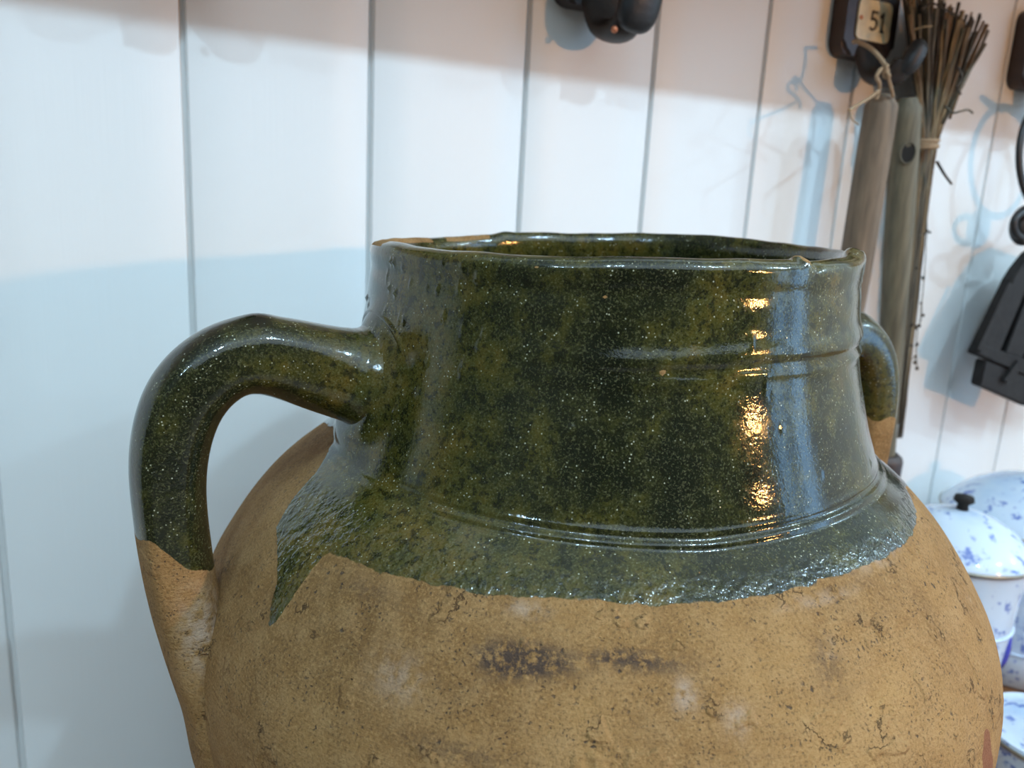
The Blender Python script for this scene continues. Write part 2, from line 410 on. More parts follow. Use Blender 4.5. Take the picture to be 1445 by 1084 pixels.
GRV = cyc([(200, -.0375), (217, -.0371), (237, -.0388), (255, -.0365), (271, -.0350), (298, -.0344), (330, -.034), (60, -.036)])
EDGE = cyc([(165, -.090), (173, -.0918), (180, -.1004), (182, -.108), (185, -.1171), (190, -.1219), (193.5, -.128), (195, -.135), (196.5, -.1405), (197.6, -.1365), (198.1, -.127), (198.5, -.1165), (199.3, -.1132), (201.6, -.1128),
            (207, -.1125), (212, -.112), (218, -.1112), (225.7, -.1104), (231, -.1094), (238, -.1084), (243, -.1088), (248, -.1083), (253.6, -.1083), (259, -.1072), (265.4, -.1062), (272.3, -.1055), (278, -.1050), (285.5, -.1046), (295.4, -.1042), (303.4, -.1035),
            (315, -.100), (330, -.108), (345, -.104), (0, -.112), (20, -.106), (50, -.115), (80, -.108), (110, -.112), (140, -.104)])
NP = len(prof)
H0 = np.repeat(prof[:, 0][:, None], NT_, 1); R0 = np.repeat(prof[:, 1][:, None], NT_, 1); T = np.repeat(th[None, :], NP, 0)
OUTM = np.repeat(is_out[:, None], NT_, 1)
def sm(x, a, b):
    t = np.clip((x - a) / (b - a), 0, 1); return t * t * (3 - 2 * t)
def nz2(T, Hh, fa, fh, seed, n=5):
    r = np.random.RandomState(seed); o = np.zeros_like(T)
    for i in range(n):
        ka = r.randint(1, fa + 1); kh = r.uniform(-fh, fh); o += np.sin(ka * T + kh * Hh + r.uniform(0, 6.28)) / n
    return o
Hh = H0 + RIM[None, :] * sm(H0, -0.05, 0.0)
top = sm(H0, -0.02, -0.001)
DOWN = OUTM * (RINGH[None, :] + 0.0893) * np.exp(-((H0 + 0.090) / 0.022) ** 2)
Hh += DOWN
Hh += top * (0.0005 * nz2(T, H0 * 0, 30, 1, 3, 8))
R = R0 * (1 + 0.0022 * nz2(T, H0, 4, 20, 7) * OUTM) + 0.00025 * nz2(T, H0, 9, 40, 8, 8) * OUTM
# throwing rings, stronger on the neck
R += OUTM * 0.00001 * np.sin(H0 * 620 + 0.6 * np.sin(2 * T)) * sm(H0, -0.20, -0.10)
# raised band and groove round the neck: deep on the right side, fading on the left
gd = cyc([(195, 0.05), (225, 0.18), (240, 0.75), (262, 1.0), (300, 1.0), (340, 0.8), (30, 0.5), (120, 0.2)])[None, :]
dg = H0 - GRV[None, :] + 0.0004 * np.sin(9 * T)
R += OUTM * (-0.0017 * gd * np.exp(-(dg / 0.0011) ** 2) + 0.0010 * gd * np.exp(-((dg + 0.0030) / 0.0016) ** 2) + 0.0017 * gd * np.exp(-((dg - 0.0035) / 0.0042) ** 2))
R += OUTM * 0.00015 * np.exp(-((H0 + 0.021) / 0.006) ** 2) - OUTM * 0.0006 * np.exp(-((H0 + 0.012) / 0.003) ** 2)
# two fine ridges where the neck meets the shoulder
dr = H0 + 0.0893
rd = cyc([(190, 0.35), (215, 0.8), (240, 1.0), (300, 1.15), (0, 0.8)])[None, :]
R += OUTM * rd * (0.0006 * np.exp(-((dr - 0.0012) / 0.0009) ** 2) - 0.0013 * np.exp(-((dr + 0.0005) / 0.0006) ** 2) + 0.0007 * np.exp(-((dr + 0.0019) / 0.0006) ** 2) - 0.0010 * np.exp(-((dr + 0.0032) / 0.0006) ** 2))
for a0 in (180.0, 0.0):                             # clay drawn over the joints of the handles
    da = (np.degrees(T) - a0 + 180) % 360 - 180
    q = np.hypot(da * math.pi / 180 * 0.122, (H0 + 0.0585) * 0.97)
    R += OUTM * 0.0040 * np.exp(-(np.maximum(q - 0.020, 0) / 0.0080) ** 2)
gl = H0 + DOWN - EDGE[None, :]
gl = np.where(OUTM > 0, gl, np.where(H0 > -0.13, 0.02, -0.02))
R += OUTM * 0.0007 * sm(gl, -0.0008, 0.0010)
# chip in the lip and bare clay along the back left of it
D = np.degrees(T)
chip = np.exp(-(((D - 279) / 1.6) ** 2)) * sm(H0, -0.006, -0.001)
Hh -= 0.0014 * chip
Hh += 0.0016 * np.exp(-(((D - 276.5) / 1.2) ** 2)) * sm(H0, -0.004, -0.0005)
Hh += 0.0030 * np.exp(-(((D - 309) / 5.0) ** 2)) * sm(H0, -0.012, -0.001)
Hh += 0.0012 * np.exp(-(((D - 92) / 3.0) ** 2)) * sm(H0, -0.006, -0.001)
def lump(d, h, s, a):
    global R
    R += OUTM * a * np.exp(-(((D - d) * math.pi / 180 * 0.12) ** 2 + (H0 - h) ** 2) / (s * s))
for _ in range(46):                                 # specks fused in the glaze, most at the left
    lump(rng.uniform(165, 215), rng.uniform(-0.07, -0.004), rng.uniform(0.0007, 0.0012), rng.uniform(0.0005, 0.0013))
for _ in range(24):
    lump(rng.uniform(215, 310), rng.uniform(-0.10, -0.004), rng.uniform(0.0006, 0.0011), rng.uniform(0.0003, 0.0008))
for _ in range(60):                                 # dents and scars of the unglazed clay
    a_, b_ = rng.uniform(195, 315), rng.uniform(-0.22, -0.115)
    lump(a_, b_, rng.uniform(0.001, 0.004), rng.uniform(-0.0009, 0.0005))
X = R * np.cos(T); Y = R * np.sin(T); Z = Hh + RIM_Z
co = np.stack([X, Y, Z], -1).reshape(-1, 3)
idx = np.arange(NP * NT_).reshape(NP, NT_)
nx = np.roll(idx, -1, 1)
quads = np.stack([idx[:-1], nx[:-1], nx[1:], idx[1:]], -1).reshape(-1, 4)[:, ::-1]
me = bpy.data.meshes.new('body')
me.vertices.add(len(co)); me.vertices.foreach_set('co', co.astype(np.float32).ravel())
me.loops.add(quads.size); me.loops.foreach_set('vertex_index', quads.astype(np.int32).ravel())
me.polygons.add(len(quads)); me.polygons.foreach_set('loop_start', (np.arange(len(quads)) * 4).astype(np.int32))
me.polygons.foreach_set('loop_total', np.full(len(quads), 4, np.int32))
me.update(calc_edges=True); me.validate(); me.shade_smooth()
def blob(d, h, sx, sz):
    return OUTM * np.exp(-(((D - d) * math.pi / 180 * 0.17 / sx) ** 2 + ((H0 - h) / sz) ** 2))
def put(me, name, arr):
    a = me.attributes.new(name, 'FLOAT', 'POINT'); a.data.foreach_set('value', np.asarray(arr, np.float32).ravel())
soot = np.clip(1.6 * blob(231.0, -.1232, .014, .0038) + 1.2 * blob(228.2, -.1258, .008, .003) + 1.0 * blob(240.5, -.1200, .009, .0018) + .9 * blob(244.0, -.1214, .014, .0022)
               + 0.5 * blob(265, -.125, .006, .008) + 0.5 * blob(225, -.150, .02, .003) + 0.4 * blob(209, -.117, .012, .003), 0, 1)
pale = np.clip(1.3 * blob(247.6, -.1287, .0035, .0035) + .9 * blob(252.9, -.135, .004, .004) + 0.8 * blob(229.5, -.1107, .007, .002) + .6 * blob(217, -.136, .009, .006) + .6 * blob(266.5, -.121, .004, .002)
               + 0.7 * blob(283, -.1045, .02, .0016) + 0.6 * blob(268, -.1085, .02, .0014), 0, 1)
slip = np.clip(1.2 * blob(289, -.172, .0045, .009) + 1.2 * blob(290, -.190, .008, .012), 0, 1)
flaky = sm(D, 240, 262) * (1 - sm(D, 310, 330))
bare = np.where((Hh > RIM[None, :] - 0.0022), 1.0, 0.0) * (sm(D, 96, 100) * (1 - sm(D, 178, 186))) * sm(nz2(T, H0, 30, 500, 21, 6), -0.5, -0.1)
bare = np.maximum(bare, 0.8 * np.exp(-((D - 276.6) / 1.3) ** 2) * sm(H0, -0.0035, -0.0010))
for d, h, s in ((247, -.0375, .0022), (223.5, -.004, .0012), (236, -.0135, .0014), (250, -.0125, .0013), (252, -.098, .0007)):
    bare = np.maximum(bare, 0.8 * OUTM * np.exp(-(((D - d) * math.pi / 180 * .12) ** 2 * 0.4 + (H0 - h) ** 2) / (s * s * 0.5)))
peel = OUTM * sm(H0, -0.096, -0.102)
put(me, 'glaze', gl); put(me, 'soot', soot); put(me, 'pale', pale); put(me, 'slip', slip); put(me, 'flaky', flaky); put(me, 'bare', bare); put(me, 'peel', peel)
jar = thing('storage_jar', 'big terracotta jar with glossy dark green glazed neck and two loop handles', 'jar', JAR)
body = link('body', me, M_JAR, jar)

# handles: (x outwards, height, radius in plane, radius across)
HC = [(-0.096, -0.0585, 0.034, 0.043), (-0.108, -0.0588, 0.0335, 0.041), (-0.1172, -0.0590, 0.0305, 0.0365), (-0.1212, -0.0589, 0.0262, 0.0300), (-0.1250, -0.0580, 0.0226, 0.0240), (-0.1295, -0.0570, 0.0203, 0.0203), (-0.1370, -0.0550, 0.0190, 0.0180), (-0.1480, -0.0515, 0.0178, 0.0172), (-0.1600, -0.0475, 0.0163, 0.0170),
      (-0.1745, -0.0463, 0.0154, 0.0172), (-0.1865, -0.0525, 0.0152, 0.0172), (-0.1960, -0.0630, 0.0152, 0.0170), (-0.2015, -0.0780, 0.0146, 0.0168), (-0.2037, -0.0930, 0.0141, 0.0166), (-0.2037, -0.1065, 0.0136, 0.0165),
      (-0.2030, -0.1190, 0.0137, 0.0165), (-0.2016, -0.1330, 0.0137, 0.0168), (-0.1995, -0.1495, 0.0136, 0.0172), (-0.1966, -0.1665, 0.0132, 0.0182), (-0.1935, -0.1840, 0.0125, 0.0200), (-0.1885, -0.2000, 0.0135, 0.0235),
      (-0.1845, -0.2150, 0.0160, 0.0280), (-0.178, -0.2320, 0.0190, 0.0300), (-0.168, -0.250, 0.018, 0.026)]
def make_handle(sign, seed, gz):
    Q = spline(HC, 9); SD = 96
    kk = np.ones(13) / 13; n0 = 50
    for c_ in range(4):
        col = np.concatenate([[Q[0, c_]] * 6, Q[:, c_], [Q[-1, c_]] * 6]); sm_ = np.convolve(col, kk, 'valid')
        Q[n0:, c_] = sm_[n0:]
    P = Q[:, :2]; Tn = np.gradient(P, axis=0); Tn /= np.linalg.norm(Tn, axis=1)[:, None]
    Nn = np.stack([-Tn[:, 1], Tn[:, 0]], 1)
    ph = np.arange(SD) / SD * PI2
    rr = np.random.RandomState(seed)
    s = np.arange(len(Q))[:, None] / len(Q)
    PH = ph[None, :] + 0 * s
    m = 1 + 0.012 * np.sin(2 * PH + 14 * s) + 0.010 * np.sin(3 * PH - 9 * s + 1) + 0.006 * np.sin(23 * s + PH)
    # shallow thumb flutes along the strap
    m = m + 0.020 * np.cos(6 * PH + 0.6) * sm(s, 0.2, 0.35)
    cs = np.sign(np.cos(PH)) * np.abs(np.cos(PH)) ** 0.86; sn = np.sign(np.sin(PH)) * np.abs(np.sin(PH)) ** 0.86
    a = Q[:, 2][:, None] * m * cs; b = Q[:, 3][:, None] * m * sn
    x = P[:, 0][:, None] + Nn[:, 0][:, None] * a; z = P[:, 1][:, None] + Nn[:, 1][:, None] * a; y = b
    w_ = sm(x, -0.131, -0.117) * (z > -0.10)         # flare bent round the neck
    x = x + w_ * (0.121 - np.sqrt(np.maximum(0.121 ** 2 - y ** 2, 0)))
    if sign > 0:                                    # the fused lump on the crown of the left handle
        g = np.exp(-(((x + 0.1680) / 0.0075) ** 2 + ((y + 0.003) / 0.0085) ** 2)) * (z > -0.045)
        z = z + 0.0016 * g; dark = np.exp(-(((x + 0.1685) / 0.0055) ** 2 + ((y + 0.008) / 0.0045) ** 2)) * (z > -0.048)
    else: dark = 0 * x
    Zl = z + RIM_Z
    co = np.stack([x * sign, y * sign, Zl], -1).reshape(-1, 3)
    n, k_ = x.shape; idx = np.arange(n * k_).reshape(n, k_); nx = np.roll(idx, -1, 1)
    quads = np.stack([idx[:-1], nx[:-1], nx[1:], idx[1:]], -1).reshape(-1, 4)
    me = bpy.data.meshes.new('handle')
    me.from_pydata(co.tolist(), [], quads.tolist() + [list(range(k_))[::-1], [int(v) for v in idx[-1]]])
    me.update(); me.shade_smooth()
    # glaze runs lower on the inner side
    inner = sm(x, -0.214, -0.190)
    edge = gz[0] + (gz[1] - gz[0]) * inner + 0.0012 * np.sin(5 * PH)
    put(me, 'glaze', np.where(P[:, 1][:, None] + 0 * x > -0.24, z - edge, -0.02)); put(me, 'soot', np.clip(dark, 0, 1))
    sc = np.exp(-(((z + 0.158) / 0.016) ** 2)) * sm(x, -0.207, -0.196) * sm(-y, 0.004, 0.012)
    put(me, 'pale', sc); put(me, 'slip', 0 * x); put(me, 'flaky', 0 * x); put(me, 'bare', 0 * x); put(me, 'peel', 0 * x)
    return link('handle', me, M_JAR, jar)
make_handle(1, 1, (-0.1165, -0.1335))
make_handle(-1, 2, (-0.098, -0.098))

# ------------------------------------------------------------------ hooks
HOOKS = [(0.022, 'far left hook'), (0.314, ''), (0.6065, ''), (0.873, '')]
HZ = EYE[2] + 0.1475                                # lower edge of the plaques
def rounded(w, h, r, n=5):
    out = []
    for cx, cz, a0 in ((w - r, r, -90), (w - r, h - r, 0), (r, h - r, 90), (r, r, 180)):
        for k in range(n + 1):
            a = math.radians(a0 + 90 * k / n); out.append((cx + r * math.cos(a), cz + r * math.sin(a)))
    return out
def digit_strokes():
    five = [(0.0105, 0.0165), (0.0040, 0.0165), (0.0036, 0.0100), (0.0065, 0.0110), (0.0098, 0.0095), (0.0108, 0.0062), (0.0092, 0.0028), (0.0058, 0.0014), (0.0030, 0.0026)]
    one = [(0.0, 0.0132), (0.0032, 0.0165), (0.0032, 0.0014)]
    return five, one
def make_hook(x0, label, plate, pad=(0.0165, 0.0090, 0.0195, 6)):
    t = thing('coat_hook', label, 'hook', (x0 + 0.033, WY, HZ), 'coat hooks along the boarded wall')
    W_ = 0.066; Hh_ = 0.079
    bm = bmesh.new()
    prism(bm, [Vector((a - W_ / 2, -0.0015, b)) for a, b in rounded(W_, Hh_, 0.013)], 0.0175, Vector((0, -1, 0)))
    es = [e for e in bm.edges if abs(e.verts[0].co.y + 0.019) < 1e-5 and abs(e.verts[1].co.y + 0.019) < 1e-5]
    bmesh.ops.bevel(bm, geom=es, offset=0.003, segments=3, affect='EDGES')
    shift(bm, Vector((0, 0.001, 0)))
    obj('plaque', bm, M_BROWN, t, angle=40)
    # arm: broad strap that leaves the plaque, drops and turns up in front
    arm = [(-0.010, 0.012), (-0.016, 0.006), (-0.020, -0.004), (-0.026, -0.015), (-0.036, -0.0190), (-0.046, -0.0185), (-0.053, -0.013), (-0.056, -0.006)]
    Q = spline(arm, 4)
    bm = bmesh.new()
    nQ = len(Q); rx = [0.021 - 0.011 * (i / nQ) for i in range(nQ)]; rt = [0.007 + 0.001 * math.sin(i / nQ * 3.1) for i in range(nQ)]
    tube(bm, [Vector((0.003, y, z)) for y, z in Q], rx, 20, ry=rt, up=Vector((0, 0, 1)))
    obj('hook_arm', bm, M_HOOKB, t, angle=60)
    bm = bmesh.new()
    bmesh.ops.create_uvsphere(bm, u_segments=28, v_segments=18, radius=1.0)
    def sq(v, p=0.72): return math.copysign(abs(v) ** p, v)
    for v in bm.verts: v.co = Vector((sq(v.co.x) * pad[0], v.co.y * pad[1], sq(v.co.z) * pad[2]))
    bmesh.ops.rotate(bm, verts=bm.verts, cent=(0, 0, 0), matrix=Matrix.Rotation(math.radians(14), 3, 'X'))
    bmesh.ops.rotate(bm, verts=bm.verts, cent=(0, 0, 0), matrix=Matrix.Rotation(math.radians(pad[3]), 3, 'Y'))
    shift(bm, Vector((0.0055, -0.0625, -0.004)))
    obj('hook_pad', bm, M_IRON, t)
    for rx_, rz_ in () if plate else ((-0.004, -0.0190), (0.005, 0.0175)):
        bm = bmesh.new(); bmesh.ops.create_uvsphere(bm, u_segments=12, v_segments=8, radius=0.0026)
        shift(bm, Vector((rx_ - 0.006, -0.0560, rz_ - 0.003))); obj('rivet', bm, M_COPPER, t)
    bm = bmesh.new(); bmesh.ops.create_uvsphere(bm, u_segments=12, v_segments=8, radius=0.0035)
    for v in bm.verts: v.co.y *= 0.5
    shift(bm, Vector((-0.013, -0.0185, 0.058))); obj('screw', bm, M_IRON, t)
    if plate:
        bm = bmesh.new()
        prism(bm, [Vector((a - 0.0225 + 0.002, -0.0180, b + 0.0145)) for a, b in rounded(0.043, 0.0345, 0.0055)], 0.0018, Vector((0, -1, 0)))
        tg = obj('number_tag', bm, M_ENAMEL, t, angle=40)
        tg['label'] = 'cream enamel tag reading 51'
        five, one = digit_strokes()
        ox, oz = -0.0072, 0.0225
        bm = bmesh.new()
        def stroke(p, w):
            p = [Vector((a + ox, -0.0200, b + oz)) for a, b in p]
            for a, b in zip(p, p[1:]):
                d = (b - a).normalized(); nrm = Vector((d.z, 0, -d.x)) * w; e = d * w * 0.6
                prism(bm, [a - e + nrm, b + e + nrm, b + e - nrm, a - e - nrm], 0.0004, Vector((0, -1, 0)))
        stroke(five, 0.0010); stroke([(x + 0.0150, z) for x, z in one], 0.0011); stroke([(0.0160, 0.0012), (0.0205, 0.0012)], 0.0009)
        obj('numeral', bm, M_INK, t, smooth=False)
        bm = bmesh.new(); bmesh.ops.create_uvsphere(bm, u_segments=12, v_segments=8, radius=0.0020)
        for v in bm.verts: v.co.y *= 0.5
        shift(bm, Vector((-0.0170, -0.0200, 0.0325))); obj('pin', bm, M_COPPER, t)
    return t
make_hook(HOOKS[0][0], 'dark iron coat hook at the far left of the row, beyond the frame', False)
make_hook(HOOKS[1][0], 'dark iron coat hook above the jar with nothing hanging on it', False)
make_hook(HOOKS[2][0], 'dark coat hook bearing a cream tag numbered 51, holding wooden handles', True, (0.0085, 0.0080, 0.0155, 16))
make_hook(HOOKS[3][0], 'dark coat hook at the right picture edge holding the black iron tool', False)

# ------------------------------------------------------------------ wooden-handled tools under the number 51
def origin_shift(t, parts): pass
def tool(label, p_top, p_mid, length, rad, mat, hole, name='wooden_tool'):
    p_top = Vector(p_top); d = (Vector(p_mid) - p_top).normalized()
    t = thing(name, label, 'tool', p_top, None)
    n = 40; bm = bmesh.new(); pts = []; rr = []
    for i in range(n):
        s = i / (n - 1); p = d * length * s
        r = rad * (0.93 + 0.07 * math.sin(s * 5)) * (1 - 0.10 * s)
        e = i * length / n
        if e < rad * 0.7: r *= math.sqrt(max(0.10, 1 - ((rad * 0.7 - e) / (rad * 0.7)) ** 2)) * 0.6 + 0.4
        pts.append(p); rr.append(r)
    tube(bm, pts, rr, 24)
    obj('handle_shaft', bm, mat, t, angle=50)
    if hole is not None:
        hp = d * hole
        h = bmesh.new()
        to_cam = Vector((-0.62, -0.78, 0.0)).normalized()
        a, b = frame_of(to_cam)
        tube(h, [hp + to_cam * (rad * 0.985), hp + to_cam * (rad * 0.55), hp - to_cam * rad * 0.5], [0.0062, 0.0062, 0.006], 20, ry=[0.0092, 0.0092, 0.009])
        obj('hanging_hole', h, M_BORE, t, angle=40)  # solid plug, its dark colour is the shade inside the hole
        h = bmesh.new()
        pts = [hp + to_cam * (rad * 0.985) + a * math.cos(q) * 0.0066 + b * math.sin(q) * 0.0097 for q in np.linspace(0, PI2, 25)]
        tube(h, pts, 0.0009, 6, cap=False); obj('hole_rim', h, mat, t)
    return t, d
pA = at(1246, 134, .520); pB = at(1211, 352, .520)
tA, dA = tool('weathered brown round wooden handle hung by twine nearest the jar', pA, pB, 0.36, 0.0152, M_ASH, None)
pC = at(1281, 138, .534); pD = at(1262, 425, .534)
tB, dB = tool('greyish wooden tool handle with a dark hanging hole, behind the brown handle', pC, pD, 0.368, 0.0138, M_ASH2, 0.050)
# socket and blade at its lower end
e0 = dB * 0.352
bm = bmesh.new(); tube(bm, [e0, e0 + dB * 0.004, e0 + dB * 0.008, e0 + dB * 0.03, e0 + dB * 0.036, e0 + dB * 0.06, e0 + dB * 0.095], [0.0135, 0.0175, 0.0185, 0.0165, 0.0148, 0.019, 0.028], 28)
obj('socket', bm, M_SOCKET, tB, angle=40)
bm = bmesh.new(); tube(bm, [e0 + dB * 0.09, e0 + dB * 0.115, e0 + dB * 0.13], [0.027, 0.030, 0.010], 24, ry=[0.010, 0.006, 0.003], up=Vector((0, 1, 0)))
obj('blade', bm, M_SOCKET, tB, angle=40)

# twine: loop over the hook, knot, tails
def line(name, pts, r, mat, parent=None, sides=6, n=6, fuzz=0.0):
    Q = spline(pts, n); rr = random.Random(len(pts) * 7)
    if fuzz: Q = Q + np.array([[rr.uniform(-fuzz, fuzz) for _ in range(3)] for _ in Q])
    bm = bmesh.new(); tube(bm, [Vector(q) for q in Q], r, sides); return obj(name, bm, mat, parent)
def off(pts, o): return [Vector(p) - Vector(o) for p in pts]
knot = at(1246, 101, .497)
tw = thing('twine_loop', 'tan twine loop knotted over the hook numbered 51', 'string', knot)
line('loop', off([at(1205, 60, .540), at(1208, 58, .528), at(1228, 68, .516), at(1242, 82, .506), at(1250, 94, .499)], knot), 0.0018, M_TWINE, tw)
line('strand', off([at(1250, 95, .498), at(1243, 98, .495), at(1237, 108, .495), at(1241, 118, .498), at(1240, 130, .503), at(1236, 140, .505)], knot), 0.0017, M_TWINE, tw)
line('strand', off([at(1251, 96, .497), at(1253, 108, .499), at(1257, 122, .503), at(1260, 136, .507)], knot), 0.0016, M_TWINE, tw)
line('tail', off([at(1240, 128, .500), at(1226, 139, .497), at(1212, 147, .492), at(1198, 156, .487)], knot), 0.0013, M_TWINE, tw)
line('tail', off([at(1206, 148, .492), at(1200, 160, .486), at(1204, 170, .483), at(1212, 176, .482)], knot), 0.0006, M_TWINE, tw)
kn = [knot + Vector((0.0025 * math.cos(a * 1.3), 0.002 * math.sin(2 * a) - 0.003, 0.0045 * math.sin(a))) for a in np.linspace(0, 6.6, 12)]
line('knot', off(kn, knot), 0.0018, M_TWINE, tw)

# ------------------------------------------------------------------ bundle of twigs
tie = at(1311, 204, .535)
tg = thing('twig_bundle', 'upright bundle of dry brown twigs bound with raffia beside the wooden handles', 'twig bundle', tie)
rt = random.Random(11)
NTW = 200
for i in range(NTW):
    u = (i % 40) / 39.0; lay = i // 40                # spread to the right, four layers deep
    u = min(1, max(0, u + rt.uniform(-0.03, 0.03)))
    ty = 0.562 - 0.0052 * lay
    mid = at(1302 + 18 * u + rt.uniform(-2, 2), 204, ty - 0.001)
    topx = 1277 + 98 * u + rt.uniform(-7, 7) + (rt.uniform(8, 24) if u > .9 and rt.random() < .3 else 0)
    topy = (10 + 30 * u if rt.random() < .55 else -14 + 45 * u) + rt.uniform(-16, 18)
    tp = at(topx, topy, ty - rt.uniform(0.0, 0.02))
    bot = at(1266 + 7 * u + rt.uniform(-2, 2), rt.uniform(400, 620) if u > .3 else rt.uniform(330, 600), 0.562 - 0.002 * lay)
    kk = (mid + tp) / 2 + Vector((rt.uniform(-.003, .003), rt.uniform(-.003, .003), 0))
    lo = (mid + bot) / 2 + Vector((rt.uniform(-.001, .001), 0, 0))
    Q = spline([bot, lo, mid, kk, tp], 3)
    Q[1:-1] += np.array([[rt.uniform(-.0008, .0008), rt.uniform(-.0008, .0008), 0] for _ in Q[1:-1]])
    r0 = rt.uniform(0.0009, 0.0016)
    rad_ = [r0 * (0.62 + 0.55 * k / len(Q)) for k in range(len(Q))]
    bm = bmesh.new(); tube(bm, [Vector(q) - tie for q in Q], rad_, 6)
    w = M_TWIGS[rt.choice([0, 0, 1, 1, 2, 2, 3, 4] if lay > 2 else [1, 2, 2, 2, 3])]  # back layers get darker bark: shade in the gaps put into colour
    obj('twig', bm, w, tg, smooth=True)
def extra(pts, r, m=1):
    Q = spline(pts, 4); bm = bmesh.new(); tube(bm, [Vector(q) - tie for q in Q], [r * (1 - 0.3 * k / len(Q)) for k in range(len(Q))], 6)
    return obj('twig', bm, M_TWIGS[m], tg)
extra([at(1330, 175, .52), at(1345, 145, .515), at(1362, 110, .51), at(1380, 80, .508), at(1391, 62, .507)], 0.0019, 1)
extra([at(1340, 168, .515), at(1352, 135, .512), at(1366, 98, .510)], 0.0013, 3)
extra([at(1334, 150, .515), at(1344, 159, .508), at(1356, 157, .504), at(1366, 155, .502), at(1373, 160, .500)], 0.0013, 1)
extra([at(1322, 228, .528), at(1329, 240, .522), at(1334, 248, .520), at(1343, 260, .518)], 0.0015, 2)
extra([at(1300, 14, .515), at(1315, 5, .512), at(1332, 12, .508), at(1348, 22, .506)], 0.0010, 2)
extra([at(1352, 95, .51), at(1358, 112, .508), at(1350, 122, .508), at(1356, 133, .508)], 0.0012, 2)
extra([at(1290, 42, .512), at(1303, 38, .508), at(1316, 37, .507)], 0.0008, 4)
for k_, dz in ((0, 0.0), (1, 0.0034), (2, -0.0032)):
    c0 = tie + Vector((-0.0045, 0.006, dz)); pts = []
    for a in np.linspace(0, PI2, 25):
        pts.append(c0 + Vector((0.0120 * math.cos(a), 0.0165 * math.sin(a), 0.0012 * math.sin(a + k_))))
    bm = bmesh.new(); tube(bm, [p - tie for p in pts], 0.0019, 8, cap=False); obj('binding', bm, M_TWINE, tg)
# fine seed sprig hanging down from the bundle
sp0 = at(1312, 262, .53)
sg = thing('seed_sprig', 'thin dry sprig with small dark seed heads hanging below the twig bundle', 'sprig', sp0)
pts = [at(x, y, .53) for x, y in ((1312, 262), (1308, 300), (1308, 325), (1306, 360), (1304, 395), (1301, 425), (1300, 450), (1295, 462), (1293, 490), (1294, 520))]
line('stem', off(pts, sp0), 0.0005, M_TWIGS[1], sg, 5, 4, 0.0002)
for (x, y) in ((1308, 326), (1305, 330), (1312, 328), (1294, 378), (1303, 392), (1300, 428), (1297, 460), (1293, 462), (1287, 458), (1294, 486), (1286, 488), (1292, 503), (1294, 520), (1291, 512), (1284, 345), (1303, 445)):
    c = at(x, y, .53); bm = bmesh.new(); bmesh.ops.create_icosphere(bm, subdivisions=1, radius=1.0)
    q = rt.uniform(.0012, .0020)
    for v in bm.verts: v.co = Vector((v.co.x * q * 1.2, v.co.y * q, v.co.z * q * rt.uniform(0.8, 1.8)))
    shift(bm, c - sp0); obj('seed_head', bm, M_TWIGS[2], sg)
for a, b in (((1300, 428), (1297, 460)), ((1307, 326), (1296, 332)), ((1294, 486), (1284, 488)), ((1303, 395), (1293, 378)), ((1294, 462), (1284, 456)), ((1293, 505), (1282, 504))):
    line('stem', off([at(*a, .53), at((a[0] + b[0]) / 2, (a[1] + b[1]) / 2 + 2, .53), at(*b, .53)], sp0), 0.00035, M_TWIGS[1], sg, 4, 2)

# ------------------------------------------------------------------ black iron gridiron on the right
YI = 0.525
g0 = at(1447, 300, YI)
ir = thing('iron_gridiron', 'black iron gridiron with barred plate hanging by its ring at the right edge', 'gridiron', g0)
cx, cy = 1478, 222
ring = [at(cx + 40 * math.cos(a), cy + 78 * math.sin(a) , YI - .004 * math.sin(a)) for a in np.linspace(0, PI2, 41)]
bm = bmesh.new(); tube(bm, [p - g0 for p in ring], 0.0042, 12, cap=False, ry=0.0032); obj('hanging_ring', bm, M_IRON, ir)
bm = bmesh.new(); bmesh.ops.create_uvsphere(bm, u_segments=24, v_segments=16, radius=0.0205)
for v in bm.verts: v.co.y *= 0.6; v.co.z *= 1.05
shift(bm, at(1447, 318, YI) - g0); obj('boss', bm, M_IRON, ir)
bm = bmesh.new(); tor = [at(1447 + 17 * math.cos(a), 318 + 19 * math.sin(a), YI - .012) for a in np.linspace(0, PI2, 25)]
tube(bm, [p - g0 for p in tor], 0.0038, 10, cap=False); obj('eye', bm, M_IRON, ir)
AXY = Vector((0, -1, 0))
def slab(name, px, y, depth, mat=M_IRON2, bev=0.0):
    bm = bmesh.new(); prism(bm, [at(a, b, y) - g0 for a, b in px], depth, AXY)
    if bev: bmesh.ops.bevel(bm, geom=list(bm.edges), offset=bev, segments=2, affect='EDGES')
    return obj(name, bm, mat, ir, angle=35)
slab('backing_plate', [(1376, 498), (1424, 398), (1540, 436), (1500, 545)], YI + 0.006, 0.004, M_BORE)  # shade of the slots put into the plate's near-black colour
slab('frame', [(1363, 497), (1414, 392), (1434, 401), (1396, 491), (1388, 505)], YI, 0.013, bev=0.0012)
slab('frame', [(1411, 396), (1424, 378), (1440, 356), (1462, 344), (1540, 372), (1552, 442), (1500, 420), (1440, 404)], YI, 0.012, bev=0.0012)
slab('rib', [(1376, 492), (1420, 398), (1425, 400), (1382, 494)], YI - 0.0125, 0.003)
for x in (1408, 1441, 1474):
    k = (x - 1408)
    slab('bar', [(x, 496 + k * .36), (x + 38, 402 + k * .36), (x + 57, 408 + k * .36), (x + 20, 503 + k * .36)], YI, 0.012, bev=0.0012)
    slab('rib', [(x + 8, 496 + k * .36), (x + 44, 404 + k * .36), (x + 49, 406 + k * .36), (x + 13, 498 + k * .36)], YI - 0.0115, 0.003)
slab('crossbar', [(1363, 497), (1370, 483), (1450, 510), (1530, 538), (1522, 560), (1446, 532)], YI - 0.002, 0.013, bev=0.0015)
